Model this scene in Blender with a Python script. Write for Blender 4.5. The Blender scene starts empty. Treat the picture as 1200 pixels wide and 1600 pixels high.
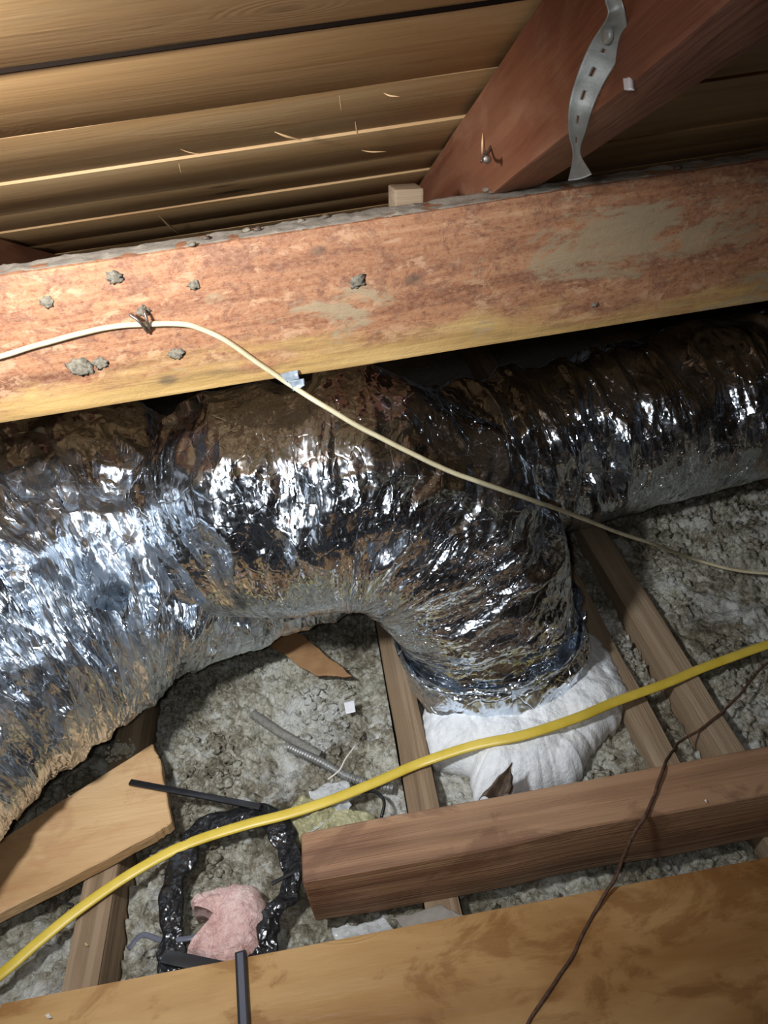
import bpy, bmesh, math, random
import numpy as np
from mathutils import Vector, Matrix
random.seed(7); rng = np.random.default_rng(7)
SC = bpy.context.scene; COL = SC.collection

# ------------------------------------------------------------------ camera
FPX = 1155.0; H = 0.95
def cam_basis(pitch, yaw, roll):
    p, y, r = map(math.radians, (pitch, yaw, roll))
    f = np.array([math.sin(y)*math.cos(p), math.cos(y)*math.cos(p), -math.sin(p)])
    r0 = np.array([math.cos(y), -math.sin(y), 0.]); u0 = np.cross(r0, f)
    return r0*math.cos(r)-u0*math.sin(r), u0*math.cos(r)+r0*math.sin(r), f
CR, CU, CF = cam_basis(35, 2.85, 7.9)
CC = np.array([0, 0, H])
cd = bpy.data.cameras.new('camera'); cam = bpy.data.objects.new('camera', cd); COL.objects.link(cam)
cam.matrix_world = Matrix([[CR[0], CU[0], -CF[0], 0], [CR[1], CU[1], -CF[1], 0], [CR[2], CU[2], -CF[2], H], [0, 0, 0, 1]])
cd.sensor_fit = 'VERTICAL'; cd.sensor_height = 36; cd.lens = FPX/1600*36; cd.clip_start = 0.01
SC.camera = cam
# measured photo points turned into points on a real plane of the attic
def ray(x, y): return CF+CR*(x-600)/FPX-CU*(y-800)/FPX
def atz(x, y, z): d = ray(x, y); return CC+d*(z-H)/d[2]
def atY(x, y, Y): d = ray(x, y); return CC+d*Y/d[1]
def atX(x, y, X): d = ray(x, y); return CC+d*X/d[0]

# ------------------------------------------------------------------ light, world, exposure
w = bpy.data.worlds.new('attic_dark'); SC.world = w; w.use_nodes = True
w.node_tree.nodes['Background'].inputs[0].default_value = (0.5, 0.55, 0.65, 1)
w.node_tree.nodes['Background'].inputs[1].default_value = 0.03
def lamp(name, typ, loc, aim, power, color, size=.03, ang=100, blend=1):
    l = bpy.data.lights.new(name, typ); l.energy = power; l.color = color
    if typ == 'SPOT':
        l.spot_size = math.radians(ang); l.spot_blend = blend; l.shadow_soft_size = size
    elif typ == 'AREA': l.size = size; l.shape = 'DISK'
    else: l.shadow_soft_size = size
    o = bpy.data.objects.new(name, l); COL.objects.link(o); o.location = loc
    o.rotation_euler = (Vector(aim)-Vector(loc)).to_track_quat('-Z', 'Y').to_euler()
    return o
lamp('work_light', 'SPOT', (-.31, .27, 1.0), (-.20, .92, .40), 33, (.90, .95, 1.0), .035, 118, 1)
lamp('camera_fill', 'SPOT', (-.03, .0, .975), (-.10, .7, .4), 4.5, (.9, .95, 1.0), .012, 120, .8)  # weak fill added beside the camera
vs = SC.view_settings; vs.view_transform = 'Standard'; vs.look = 'None'; vs.gamma = 1; vs.exposure = 0.3
vs.use_curve_mapping = False

# ------------------------------------------------------------------ numpy noise
def _h(ix, iy, iz, s):
    n = (ix*374761393+iy*668265263+iz*2147483647+s*1274126177) & 0xffffffff
    n = ((n ^ (n >> 13))*1274126177) & 0xffffffff
    n = ((n ^ (n >> 16))*2246822519) & 0xffffffff
    return ((n ^ (n >> 15)) & 0xffffff)/float(0xffffff)
def vnoise(p, s=0):
    p = np.asarray(p, float); i = np.floor(p).astype(np.int64); f = p-i; f = f*f*f*(f*(f*6-15)+10)
    x, y, z = i[..., 0], i[..., 1], i[..., 2]; r = 0
    for a in (0, 1):
        for b in (0, 1):
            for c in (0, 1):
                wgt = (f[..., 0] if a else 1-f[..., 0])*(f[..., 1] if b else 1-f[..., 1])*(f[..., 2] if c else 1-f[..., 2])
                r = r+wgt*_h(x+a, y+b, z+c, s)
    return r*2-1
def fbm(p, o=4, s=0, g=.5):
    r = 0; a = 1; t = 0
    for k in range(o): r = r+a*vnoise(p*(2.03**k)+k*7.3, s+k); t += a; a *= g
    return r/t
def ridged(p, o=3, s=0, g=.5):
    r = 0; a = 1; t = 0
    for k in range(o): r = r+a*(1-2*np.abs(vnoise(p*(2.03**k)+k*5.1, s+k))); t += a; a *= g
    return r/t
def worley(p, s=0, flat=False):
    p = np.asarray(p, float); i = np.floor(p).astype(np.int64)
    f1 = np.full(p.shape[:-1], 9.); f2 = np.full(p.shape[:-1], 9.)
    for a in (-1, 0, 1):
        for b in (-1, 0, 1):
            for c in ((0,) if flat else (-1, 0, 1)):
                x, y, z = i[..., 0]+a, i[..., 1]+b, i[..., 2]+c
                dx = x+_h(x, y, z, s)-p[..., 0]; dy = y+_h(x, y, z, s+11)-p[..., 1]
                dz = 0 if flat else z+_h(x, y, z, s+23)-p[..., 2]
                d = np.sqrt(dx*dx+dy*dy+dz*dz)
                f2 = np.where(d < f1, f1, np.minimum(f2, d)); f1 = np.minimum(f1, d)
    return f1, f2
def crinkle(p, s=0, tilt=.8, kap=.8):
    """sharp-edged facets: lowest of many tilted shallow bowls"""
    i = np.floor(p).astype(np.int64); h = np.full(p.shape[:-1], 9.)
    for a in (-1, 0, 1):
        for b in (-1, 0, 1):
            for c in (-1, 0, 1):
                x, y, z = i[..., 0]+a, i[..., 1]+b, i[..., 2]+c
                dx = p[..., 0]-x-_h(x, y, z, s); dy = p[..., 1]-y-_h(x, y, z, s+11); dz = p[..., 2]-z-_h(x, y, z, s+23)
                v = kap*(dx*dx+dy*dy+dz*dz)+tilt*((_h(x, y, z, s+31)-.5)*dx+(_h(x, y, z, s+37)-.5)*dy+(_h(x, y, z, s+41)-.5)*dz)*2
                h = np.minimum(h, v)
    return h
def sstep(a, b, x): t = np.clip((x-a)/(b-a), 0, 1); return t*t*(3-2*t)

# ------------------------------------------------------------------ object helpers
def tag(o, label=None, cat=None, group=None, kind=None):
    for k, v in (('label', label), ('category', cat), ('group', group), ('kind', kind)):
        if v: o[k] = v
    return o
def empty(name, loc, rz=0.):
    o = bpy.data.objects.new(name, None); COL.objects.link(o); o.location = tuple(loc); o.rotation_euler = (0, 0, rz)
    o.empty_display_size = .05; return o
def link(name, me, mat, parent=None, smooth=True):
    o = bpy.data.objects.new(name, me); COL.objects.link(o)
    if mat and not me.materials: me.materials.append(mat)
    if smooth: me.shade_smooth()
    if parent is not None:
        o.parent = parent
        o.matrix_parent_inverse = Matrix.LocRotScale(parent.location, parent.rotation_euler, None).inverted()
    return o
def pymesh(name, v, f, uv=None):
    me = bpy.data.meshes.new(name); v = np.asarray(v, float); f = np.asarray(f)
    me.vertices.add(len(v)); me.vertices.foreach_set('co', v.ravel())
    n = f.shape[1]; me.loops.add(f.size); me.loops.foreach_set('vertex_index', f.ravel().astype(np.int32))
    me.polygons.add(len(f)); me.polygons.foreach_set('loop_start', np.arange(0, f.size, n, dtype=np.int32))
    me.update(calc_edges=True)
    if uv is not None:
        l = me.uv_layers.new(name='uv'); l.data.foreach_set('uv', uv[f.ravel()].astype(np.float32).ravel())
    me.validate(); return me
def gridfaces(nu, nv, wrap=False):
    i = np.arange(nu-1)[:, None]; j = np.arange(nv if wrap else nv-1)[None, :]; j2 = (j+1) % nv
    return np.stack([i*nv+j, i*nv+j2, (i+1)*nv+j2, (i+1)*nv+j], -1).reshape(-1, 4)
def local(me, org):
    me.transform(Matrix.Translation(-Vector(org)))
def bm_mesh(bm, name):
    me = bpy.data.meshes.new(name); bm.normal_update(); bm.to_mesh(me); bm.free(); return me

def timber(name, L, W, T, mat, loc, rot=(0, 0, 0), parent=None, bev=.002, seg=2, rough=.0006, sub=24, seed=0, ends=None):
    """a sawn timber: L along local x, W along y, T along z, centred; edges eased and faces slightly uneven"""
    bm = bmesh.new(); bmesh.ops.create_cube(bm, size=1)
    bmesh.ops.scale(bm, vec=(L, W, T), verts=bm.verts)
    bmesh.ops.bevel(bm, geom=list(bm.edges), offset=bev, segments=seg, affect='EDGES', profile=.6)
    es = [e for e in bm.edges if abs(e.verts[0].co.x-e.verts[1].co.x) > L*.5]
    bmesh.ops.subdivide_edges(bm, edges=es, cuts=sub, use_grid_fill=True)
    for v in bm.verts:
        p = np.array(v.co)*np.array([9, 60, 60.])+seed*3.7
        n = np.array([vnoise(p, seed+k) for k in range(3)])
        v.co.y += float(n[1])*rough; v.co.z += float(n[2])*rough
        if ends is not None and abs(v.co.x) > L/2-.01: v.co.x += ends*float(vnoise(np.array([v.co.y*90, v.co.z*90, seed+1.5]), 3))
    me = bm_mesh(bm, name); o = link(name, me, mat, None, True)
    me.set_sharp_from_angle(angle=math.radians(35))
    if parent is not None: o.parent = parent
    o.location = loc; o.rotation_euler = rot
    return o

# ------------------------------------------------------------------ materials
def newmat(name):
    m = bpy.data.materials.new(name); m.use_nodes = True; nt = m.node_tree
    b = nt.nodes['Principled BSDF']; return m, nt, b
def N(nt, t, **k):
    n = nt.nodes.new(t)
    for a, v in k.items():
        if a in n.inputs.keys() or isinstance(a, int): n.inputs[a].default_value = v
        else: setattr(n, a, v)
    return n
def ramp(nt, fac, stops, interp='LINEAR'):
    r = nt.nodes.new('ShaderNodeValToRGB'); e = r.color_ramp.elements; r.color_ramp.interpolation = interp
    while len(e) > 1: e.remove(e[-1])
    e[0].position = stops[0][0]; e[0].color = (*stops[0][1], 1) if len(stops[0][1]) == 3 else stops[0][1]
    for p, c in stops[1:]:
        q = e.new(p); q.color = (*c, 1)
    nt.links.new(fac, r.inputs[0]); return r
def noise_n(nt, vec, scale, detail=4, rough=.55, dist=0):
    n = nt.nodes.new('ShaderNodeTexNoise'); n.inputs['Scale'].default_value = scale; n.inputs['Detail'].default_value = detail
    n.inputs['Roughness'].default_value = rough; n.inputs['Distortion'].default_value = dist
    nt.links.new(vec, n.inputs['Vector']); return n
def mapping(nt, src, scale=(1, 1, 1), loc=(0, 0, 0), rot=(0, 0, 0)):
    m = nt.nodes.new('ShaderNodeMapping'); m.inputs['Scale'].default_value = scale; m.inputs['Location'].default_value = loc
    m.inputs['Rotation'].default_value = rot; nt.links.new(src, m.inputs['Vector']); return m.outputs[0]
def mix(nt, fac, a, b, blend='MIX'):
    m = nt.nodes.new('ShaderNodeMix'); m.data_type = 'RGBA'; m.blend_type = blend; L = nt.links.new
    for i, v in ((0, fac), (6, a), (7, b)):
        if hasattr(v, 'is_output'): L(v, m.inputs[i])
        else: m.inputs[i].default_value = v if i == 0 else (*v, 1)
    return m.outputs[2]
def math_n(nt, op, a, b=0.5, clamp=False):
    m = nt.nodes.new('ShaderNodeMath'); m.operation = op; m.use_clamp = clamp
    for i, v in ((0, a), (1, b)):
        if hasattr(v, 'is_output'): nt.links.new(v, m.inputs[i])
        else: m.inputs[i].default_value = v
    return m.outputs[0]
def bump(nt, b, h, strength=.5, dist=.002, prev=None):
    n = nt.nodes.new('ShaderNodeBump'); n.inputs['Strength'].default_value = strength; n.inputs['Distance'].default_value = dist
    nt.links.new(h, n.inputs['Height'])
    if prev: nt.links.new(prev, n.inputs['Normal'])
    if b: nt.links.new(n.outputs[0], b.inputs['Normal'])
    return n.outputs[0]

def wood(name, dark, mid, light, stretch=(2.2, 26, 26), rough=.62, knots=True, blotch=None, blotch_amt=.5, bumpd=.0012, grain=.9, seed=0., knot_col=(.03, .015, .008)):
    m, nt, b = newmat(name); L = nt.links.new
    tc = nt.nodes.new('ShaderNodeTexCoord'); oi = nt.nodes.new('ShaderNodeObjectInfo')
    add = nt.nodes.new('ShaderNodeVectorMath'); add.operation = 'MULTIPLY_ADD'
    L(oi.outputs['Random'], add.inputs[0]); add.inputs[1].default_value = (7.3, 3.1, 5.7); L(tc.outputs['Object'], add.inputs[2])
    v = mapping(nt, add.outputs[0], (1, 1, 1), (seed, seed*.7, seed*1.3))
    # knots: sparse voronoi cells that bend the grain
    kv = nt.nodes.new('ShaderNodeTexVoronoi'); kv.inputs['Scale'].default_value = 1; L(mapping(nt, v, (4.2, 11, 11)), kv.inputs['Vector'])
    kd = ramp(nt, kv.outputs['Distance'], [(0, (1, 1, 1)), (.09, (.75, .75, .75)), (.22, (.12,)*3), (.4, (0, 0, 0))])
    g = noise_n(nt, mapping(nt, v, stretch), 1, 5, .6, .35)
    gw = nt.nodes.new('ShaderNodeMath'); gw.operation = 'MULTIPLY_ADD'; L(kd.outputs[0], gw.inputs[0]); gw.inputs[1].default_value = .9 if knots else 0; L(g.outputs[0], gw.inputs[2])
    rings = math_n(nt, 'SINE', math_n(nt, 'MULTIPLY', gw.outputs[0], 46)); rings = math_n(nt, 'MULTIPLY_ADD', rings, .5)
    nt.nodes[-1].inputs[2].default_value = .5
    fine = noise_n(nt, mapping(nt, v, (stretch[0]*4, stretch[1]*9, stretch[2]*9)), 1, 3, .6)
    big = noise_n(nt, mapping(nt, v, (3, 7, 7)), 1, 3, .6)
    c = ramp(nt, g.outputs[0], [(.3, dark), (.48, mid), (.68, light)]).outputs[0]
    c = mix(nt, math_n(nt, 'MULTIPLY', rings, .28*grain), c, dark)
    c = mix(nt, math_n(nt, 'MULTIPLY', fine.outputs[0], .35*grain), c, mid, 'MIX')
    c = mix(nt, ramp(nt, big.outputs[0], [(.42, (0, 0, 0)), (.65, (.45,)*3)]).outputs[0], c, light)
    if blotch is not None:
        bl = noise_n(nt, mapping(nt, v, (9, 16, 16)), 1, 6, .68, .5)
        c = mix(nt, ramp(nt, bl.outputs[0], [(.52, (0, 0, 0)), (.6, (blotch_amt,)*3)]).outputs[0], c, blotch)
    if knots: c = mix(nt, ramp(nt, kv.outputs['Distance'], [(0, (.9,)*3), (.07, (.75,)*3), (.13, (0, 0, 0))]).outputs[0], c, knot_col)
    L(c, b.inputs['Base Color']); b.inputs['Roughness'].default_value = rough; b.inputs['Specular IOR Level'].default_value = .3
    hh = math_n(nt, 'ADD', math_n(nt, 'MULTIPLY', rings, .3), fine.outputs[0])
    bump(nt, b, hh, .8, bumpd)
    return m
M = {}
M['board'] = wood('roof_board_wood', (.26, .13, .045), (.44, .25, .10), (.52, .33, .155), (1.6, 13, 13), .6, grain=.25, bumpd=.0004)
M['rafter'] = wood('red_rafter_wood', (.10, .032, .017), (.20, .07, .034), (.29, .125, .065), (2, 24, 24), .55, knots=False, grain=.6, blotch=(.36, .2, .12), blotch_amt=.22)
M['joist'] = wood('old_joist_wood', (.14, .09, .05), (.28, .19, .115), (.40, .30, .20), (1.4, 60, 60), .75, knots=False)
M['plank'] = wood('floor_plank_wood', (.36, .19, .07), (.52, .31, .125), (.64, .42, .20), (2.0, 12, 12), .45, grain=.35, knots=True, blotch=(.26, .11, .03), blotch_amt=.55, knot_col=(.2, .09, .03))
def stain_shade(m, col, sc=3., lo=.5, hi=.62, amt=.6, xg=0.):
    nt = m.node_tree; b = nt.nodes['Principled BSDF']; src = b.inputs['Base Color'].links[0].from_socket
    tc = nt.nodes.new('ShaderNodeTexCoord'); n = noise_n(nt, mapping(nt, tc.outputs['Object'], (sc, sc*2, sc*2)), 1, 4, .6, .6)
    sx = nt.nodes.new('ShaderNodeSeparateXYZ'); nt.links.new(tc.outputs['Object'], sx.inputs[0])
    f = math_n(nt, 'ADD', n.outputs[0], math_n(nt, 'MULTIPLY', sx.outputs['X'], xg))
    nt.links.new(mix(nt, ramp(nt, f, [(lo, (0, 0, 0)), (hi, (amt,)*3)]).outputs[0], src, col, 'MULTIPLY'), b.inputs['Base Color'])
stain_shade(M['plank'], (.42, .28, .13), 3.2, .20, .55, .75, .55)  # irregular stain; the rightward darkening is shade put into the plank colour
M['loose'] = wood('loose_board_wood', (.44, .25, .11), (.56, .35, .17), (.66, .44, .24), (2.4, 14, 14), .6, grain=.25, blotch=(.42, .21, .10), blotch_amt=.4, knot_col=(.16, .08, .04))
M['brown'] = wood('brown_timber_wood', (.14, .065, .036), (.32, .175, .095), (.46, .29, .17), (1.2, 55, 55), .6, knots=False, grain=.6, blotch=(.13, .06, .035), blotch_amt=.5)

def beam_mat():
    m, nt, b = newmat('weathered_red_beam'); L = nt.links.new
    tc = nt.nodes.new('ShaderNodeTexCoord'); v = tc.outputs['Object']
    sx = nt.nodes.new('ShaderNodeSeparateXYZ'); L(v, sx.inputs[0])
    g = noise_n(nt, mapping(nt, v, (4, 40, 60)), 1, 6, .65, .4)
    base = ramp(nt, g.outputs[0], [(.3, (.16, .06, .03)), (.45, (.30, .125, .06)), (.58, (.40, .185, .09)), (.72, (.48, .27, .14))]).outputs[0]
    # worn grey-brown flakes
    n1 = noise_n(nt, mapping(nt, v, (26, 40, 46)), 1, 8, .78, .6)
    base = mix(nt, ramp(nt, n1.outputs[0], [(.50, (0, 0, 0)), (.56, (.75,)*3)]).outputs[0], base, (.20, .085, .05))
    n3 = noise_n(nt, mapping(nt, v, (150, 200, 210)), 1, 5, .8)
    base = mix(nt, ramp(nt, n3.outputs[0], [(.46, (0, 0, 0)), (.62, (.4,)*3)]).outputs[0], base, (.42, .26, .15))
    base = mix(nt, ramp(nt, n3.outputs[0], [(.36, (.6,)*3), (.46, (0, 0, 0))]).outputs[0], base, (.13, .05, .03))
    n2 = noise_n(nt, mapping(nt, v, (34, 40, 60), (3, 1, 2)), 1, 8, .75, .3)
    base = mix(nt, ramp(nt, n2.outputs[0], [(.55, (0, 0, 0)), (.62, (.8,)*3)]).outputs[0], base, (.48, .28, .16))
    # bare yellow-tan wood along the lower third of the face, streaky edge
    s = noise_n(nt, mapping(nt, v, (7, 30, 34), (5, 5, 5)), 1, 6, .7, .3)
    hgt = nt.nodes.new('ShaderNodeMath'); hgt.operation = 'MULTIPLY_ADD'; L(sx.outputs['Z'], hgt.inputs[0]); hgt.inputs[1].default_value = -7; L(s.outputs[0], hgt.inputs[2])
    yel = ramp(nt, noise_n(nt, mapping(nt, v, (5, 50, 90)), 1, 5, .6).outputs[0], [(.35, (.24, .15, .06)), (.5, (.44, .27, .095)), (.66, (.55, .37, .15))]).outputs[0]
    base = mix(nt, ramp(nt, hgt.outputs[0], [(.72, (0, 0, 0)), (.92, (.95,)*3)]).outputs[0], base, yel)
    # grey-green scuffed patches, larger on the right half
    gp = noise_n(nt, mapping(nt, v, (6.5, 15, 17), (1.3, 0, .4), (0, .3, 0)), 1, 7, .72, .4)
    xr = nt.nodes.new('ShaderNodeMath'); xr.operation = 'MULTIPLY_ADD'; L(sx.outputs['X'], xr.inputs[0]); xr.inputs[1].default_value = .16; L(gp.outputs[0], xr.inputs[2])
    base = mix(nt, ramp(nt, xr.outputs[0], [(.585, (0, 0, 0)), (.64, (.85,)*3)]).outputs[0], base, (.33, .25, .15))
    # dark knots
    kv = nt.nodes.new('ShaderNodeTexVoronoi'); kv.inputs['Scale'].default_value = 1; L(mapping(nt, v, (9, 14, 16), (.2, 0, .3)), kv.inputs['Vector'])
    base = mix(nt, ramp(nt, kv.outputs['Distance'], [(0, (.8,)*3), (.07, (.6,)*3), (.12, (0, 0, 0))]).outputs[0], base, (.09, .065, .045))
    L(base, b.inputs['Base Color']); b.inputs['Roughness'].default_value = .6; b.inputs['Specular IOR Level'].default_value = .3
    h = math_n(nt, 'ADD', g.outputs[0], math_n(nt, 'MULTIPLY', n1.outputs[0], 1.2)); bump(nt, b, h, .6, .0022)
    return m
M['beam'] = beam_mat()

def plain(name, col, rough=.6, metal=0, spec=.5, var=None, vs_=60, bumpd=0, bs=150, **kw):
    m, nt, b = newmat(name); L = nt.links.new; tc = nt.nodes.new('ShaderNodeTexCoord'); v = tc.outputs['Object']
    b.inputs['Base Color'].default_value = (*col, 1); b.inputs['Roughness'].default_value = rough; b.inputs['Metallic'].default_value = metal
    b.inputs['Specular IOR Level'].default_value = spec
    n = noise_n(nt, v, vs_, 5, .6)
    if var is not None: L(ramp(nt, n.outputs[0], [(.35, col), (.65, var)]).outputs[0], b.inputs['Base Color'])
    if bumpd: bump(nt, b, noise_n(nt, v, bs, 5, .7).outputs[0], .6, bumpd)
    for k, x in kw.items(): b.inputs[k.replace('_', ' ')].default_value = x
    return m
M['drywall'] = plain('dusty_drywall', (.3, .28, .25), .9, var=(.2, .19, .16))
M['yellow'] = plain('yellow_cable_jacket', (.62, .44, .045), .38, var=(.72, .53, .08), vs_=30)
M['cream'] = plain('cream_cable_jacket', (.50, .43, .26), .45, var=(.6, .53, .35), vs_=80)
M['string'] = plain('brown_cord', (.05, .022, .012), .7, var=(.12, .06, .035), vs_=200)
M['blackp'] = plain('black_plastic', (.012, .012, .014), .35)
M['greyp'] = plain('slate_grey_plastic', (.10, .105, .135), .35)
M['galv'] = plain('galvanised_steel', (.42, .42, .39), .55, .5, var=(.28, .29, .27), vs_=70, bumpd=.0004, bs=260)
M['conduit'] = plain('dusty_conduit_steel', (.34, .34, .33), .45, .55, var=(.22, .21, .19), vs_=120)
M['dirtycond'] = plain('dust_coated_conduit', (.16, .15, .13), .8, .1, var=(.25, .24, .21), vs_=160, bumpd=.001, bs=400)
M['nail'] = plain('old_nail_steel', (.30, .27, .24), .45, .8, var=(.16, .10, .07), vs_=300)
M['wood_raw'] = plain('fresh_split_wood', (.72, .48, .25), .6, var=(.6, .36, .16), vs_=200)
M['white_cap'] = plain('white_chip', (.8, .78, .8), .5)
M['gap_shade'] = plain('board_gap_shade', (.012, .008, .006), 1., spec=0)  # near-black colour standing in for shade in the board gap
M['tape'] = plain('grey_duct_tape', (.20, .24, .28), .35, .2, var=(.3, .34, .38), vs_=90)
M['card'] = plain('brown_cardboard', (.27, .135, .055), .8, var=(.34, .19, .085), vs_=40, bumpd=.0006, bs=160)
M['greycard'] = plain('grey_fibre_scrap', (.24, .215, .18), .85, var=(.31, .28, .24), vs_=60, bumpd=.0008, bs=200)
M['leaf'] = plain('dry_brown_leaf', (.13, .085, .055), .6, var=(.06, .04, .03), vs_=120, bumpd=.001, bs=200)
M['granule'] = plain('off_white_granules', (.62, .58, .45), .8, var=(.45, .42, .33), vs_=120)
M['paper'] = plain('pale_chip', (.7, .64, .55), .7)
M['dust'] = plain('grey_dust', (.20, .17, .135), .95, var=(.32, .27, .21), vs_=55, bumpd=.0016, bs=330)
def clearp():
    m, nt, b = newmat('clear_crinkled_film'); b.inputs['Base Color'].default_value = (.85, .87, .88, 1)
    b.inputs['Roughness'].default_value = .12; b.inputs['Transmission Weight'].default_value = .0; b.inputs['Alpha'].default_value = .35
    b.inputs['Specular IOR Level'].default_value = .9
    tc = nt.nodes.new('ShaderNodeTexCoord'); bump(nt, b, noise_n(nt, tc.outputs['Object'], 70, 4, .6, 1.).outputs[0], .8, .006); return m
M['film'] = clearp()
def crinkleblack():
    m, nt, b = newmat('black_bag_plastic'); b.inputs['Base Color'].default_value = (.012, .012, .013, 1); b.inputs['Roughness'].default_value = .22
    tc = nt.nodes.new('ShaderNodeTexCoord'); v = nt.nodes.new('ShaderNodeTexVoronoi'); v.inputs['Scale'].default_value = 120
    n = noise_n(nt, tc.outputs['Object'], 30, 3); vm = nt.nodes.new('ShaderNodeVectorMath'); vm.operation = 'MULTIPLY_ADD'
    nt.links.new(n.outputs[1], vm.inputs[0]); vm.inputs[1].default_value = (.02, .02, .02); nt.links.new(tc.outputs['Object'], vm.inputs[2])
    nt.links.new(vm.outputs[0], v.inputs['Vector']); bump(nt, b, v.outputs['Distance'], .8, .003); return m
M['bag'] = crinkleblack()

def foil(name, s1=55, s2=170, an=(1, 1), rough=.16, k=1.):
    """crumpled aluminium film: every voronoi cell is a small facet tilted its own way"""
    m, nt, b = newmat(name); L = nt.links.new
    uv = nt.nodes.new('ShaderNodeUVMap'); uv.uv_map = 'uv'
    base = uv.outputs[0]; wn = noise_n(nt, base, 22, 3, .6); wv = nt.nodes.new('ShaderNodeVectorMath'); wv.operation = 'MULTIPLY_ADD'
    L(wn.outputs[1], wv.inputs[0]); wv.inputs[1].default_value = (.018, .03, 0); L(base, wv.inputs[2]); base = wv.outputs[0]
    prev = None
    for sc, anis, st, d in ((s1, (an[0], an[1], 1), 1., .65*k/s1), (s2, (1.5, .34, 1), 1., .8*k/s2), (s2*2.3, (1.3, .7, 1), 1., .42*k/(s2*2.3))):
        mv = mapping(nt, base, (sc*anis[0], sc*anis[1], 1), (sc*.13, sc*.31, 0), (0, 0, .25))
        vo = nt.nodes.new('ShaderNodeTexVoronoi'); vo.voronoi_dimensions = '2D'; vo.inputs['Scale'].default_value = 1; L(mv, vo.inputs['Vector'])
        df = nt.nodes.new('ShaderNodeVectorMath'); df.operation = 'SUBTRACT'; L(mv, df.inputs[0]); L(vo.outputs['Position'], df.inputs[1])
        cc = nt.nodes.new('ShaderNodeVectorMath'); cc.operation = 'SUBTRACT'; L(vo.outputs['Color'], cc.inputs[0]); cc.inputs[1].default_value = (.5, .5, .5)
        dt = nt.nodes.new('ShaderNodeVectorMath'); dt.operation = 'DOT_PRODUCT'; L(df.outputs[0], dt.inputs[0]); L(cc.outputs[0], dt.inputs[1])
        prev = bump(nt, None, dt.outputs['Value'], st, d, prev)
    # hair-thin crease lines
    ve = nt.nodes.new('ShaderNodeTexVoronoi'); ve.voronoi_dimensions = '2D'; ve.feature = 'DISTANCE_TO_EDGE'; ve.inputs['Scale'].default_value = 1
    L(mapping(nt, base, (s2*.42, s2*.2, 1), (2, 5, 0), (0, 0, .5)), ve.inputs['Vector'])
    prev = bump(nt, None, ramp(nt, ve.outputs['Distance'], [(0, (0, 0, 0)), (.05, (1, 1, 1))]).outputs[0], .7*min(k, 1.2), .0009, prev)
    L(prev, b.inputs['Normal'])
    n = noise_n(nt, base, 12, 3)
    L(ramp(nt, n.outputs[0], [(.3, (.72, .79, .88)), (.7, (.84, .90, .97))]).outputs[0], b.inputs['Base Color'])
    b.inputs['Metallic'].default_value = 1; L(ramp(nt, n.outputs[0], [(.3, (rough*.7,)*3), (.7, (rough*1.4,)*3)]).outputs[0], b.inputs['Roughness'])
    return m
M['foil'] = foil('duct_foil', 34, 120, (1.4, .4), .28, .85)
M['foil_rear'] = foil('rear_duct_foil', 30, 110, (1.8, .22), .16, .5)
M['foil_fine'] = foil('duct_foil_fine', 42, 150, (1.7, .28), .17, .5)
M['foil_wrap'] = foil('foil_tape_wrap', 36, 120, (.9, .6), .25, 1.1)

def fluff(name, c0, c1, c2, scale=1., bd=.004, drift=False):
    m, nt, b = newmat(name); L = nt.links.new; tc = nt.nodes.new('ShaderNodeTexCoord'); v = tc.outputs['Object']
    a = noise_n(nt, v, 8*scale, 5, .72, .3); f = noise_n(nt, v, 110*scale, 6, .75, .5)
    mx = math_n(nt, 'ADD', math_n(nt, 'MULTIPLY', a.outputs[0], .5), math_n(nt, 'MULTIPLY', f.outputs[0], .5))
    c = ramp(nt, mx, [(.40, c0), (.49, c1), (.58, c2)]).outputs[0]
    if drift:
        w1 = noise_n(nt, v, 9, 7, .74, .5)
        c = mix(nt, ramp(nt, w1.outputs[0], [(.44, (0, 0, 0)), (.52, (0, 0, 0)), (.64, (.8,)*3)]).outputs[0], c, (.86, .86, .82))
        c = mix(nt, ramp(nt, w1.outputs[0], [(.36, (.75,)*3), (.46, (0, 0, 0))]).outputs[0], c, (.16, .135, .09))
    L(c, b.inputs['Base Color']); b.inputs['Roughness'].default_value = .95; b.inputs['Specular IOR Level'].default_value = .1
    h = math_n(nt, 'ADD', f.outputs[0], noise_n(nt, v, 320*scale, 4, .7).outputs[0]); bump(nt, b, h, .9, bd); return m
M['wool'] = fluff('grey_loose_insulation', (.12, .10, .065), (.34, .30, .22), (.68, .65, .54), 1., .006, drift=True)
M['white'] = fluff('white_fibreglass', (.72, .73, .74), (.82, .83, .84), (.9, .9, .9), .6, .002)
M['pink'] = fluff('pink_fibreglass', (.62, .36, .32), (.80, .52, .47), (.90, .68, .62), 1., .003)
M['whitish'] = fluff('whitish_insulation', (.38, .37, .33), (.60, .60, .57), (.8, .8, .79), 1.3, .004)
M['knot'] = plain('weathered_knot', (.10, .085, .06), .8, var=(.26, .22, .16), vs_=260, bumpd=.002, bs=500)
M['yelfluff'] = fluff('yellowish_fibreglass', (.30, .28, .16), (.45, .42, .24), (.6, .57, .38), 1., .003)

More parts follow.
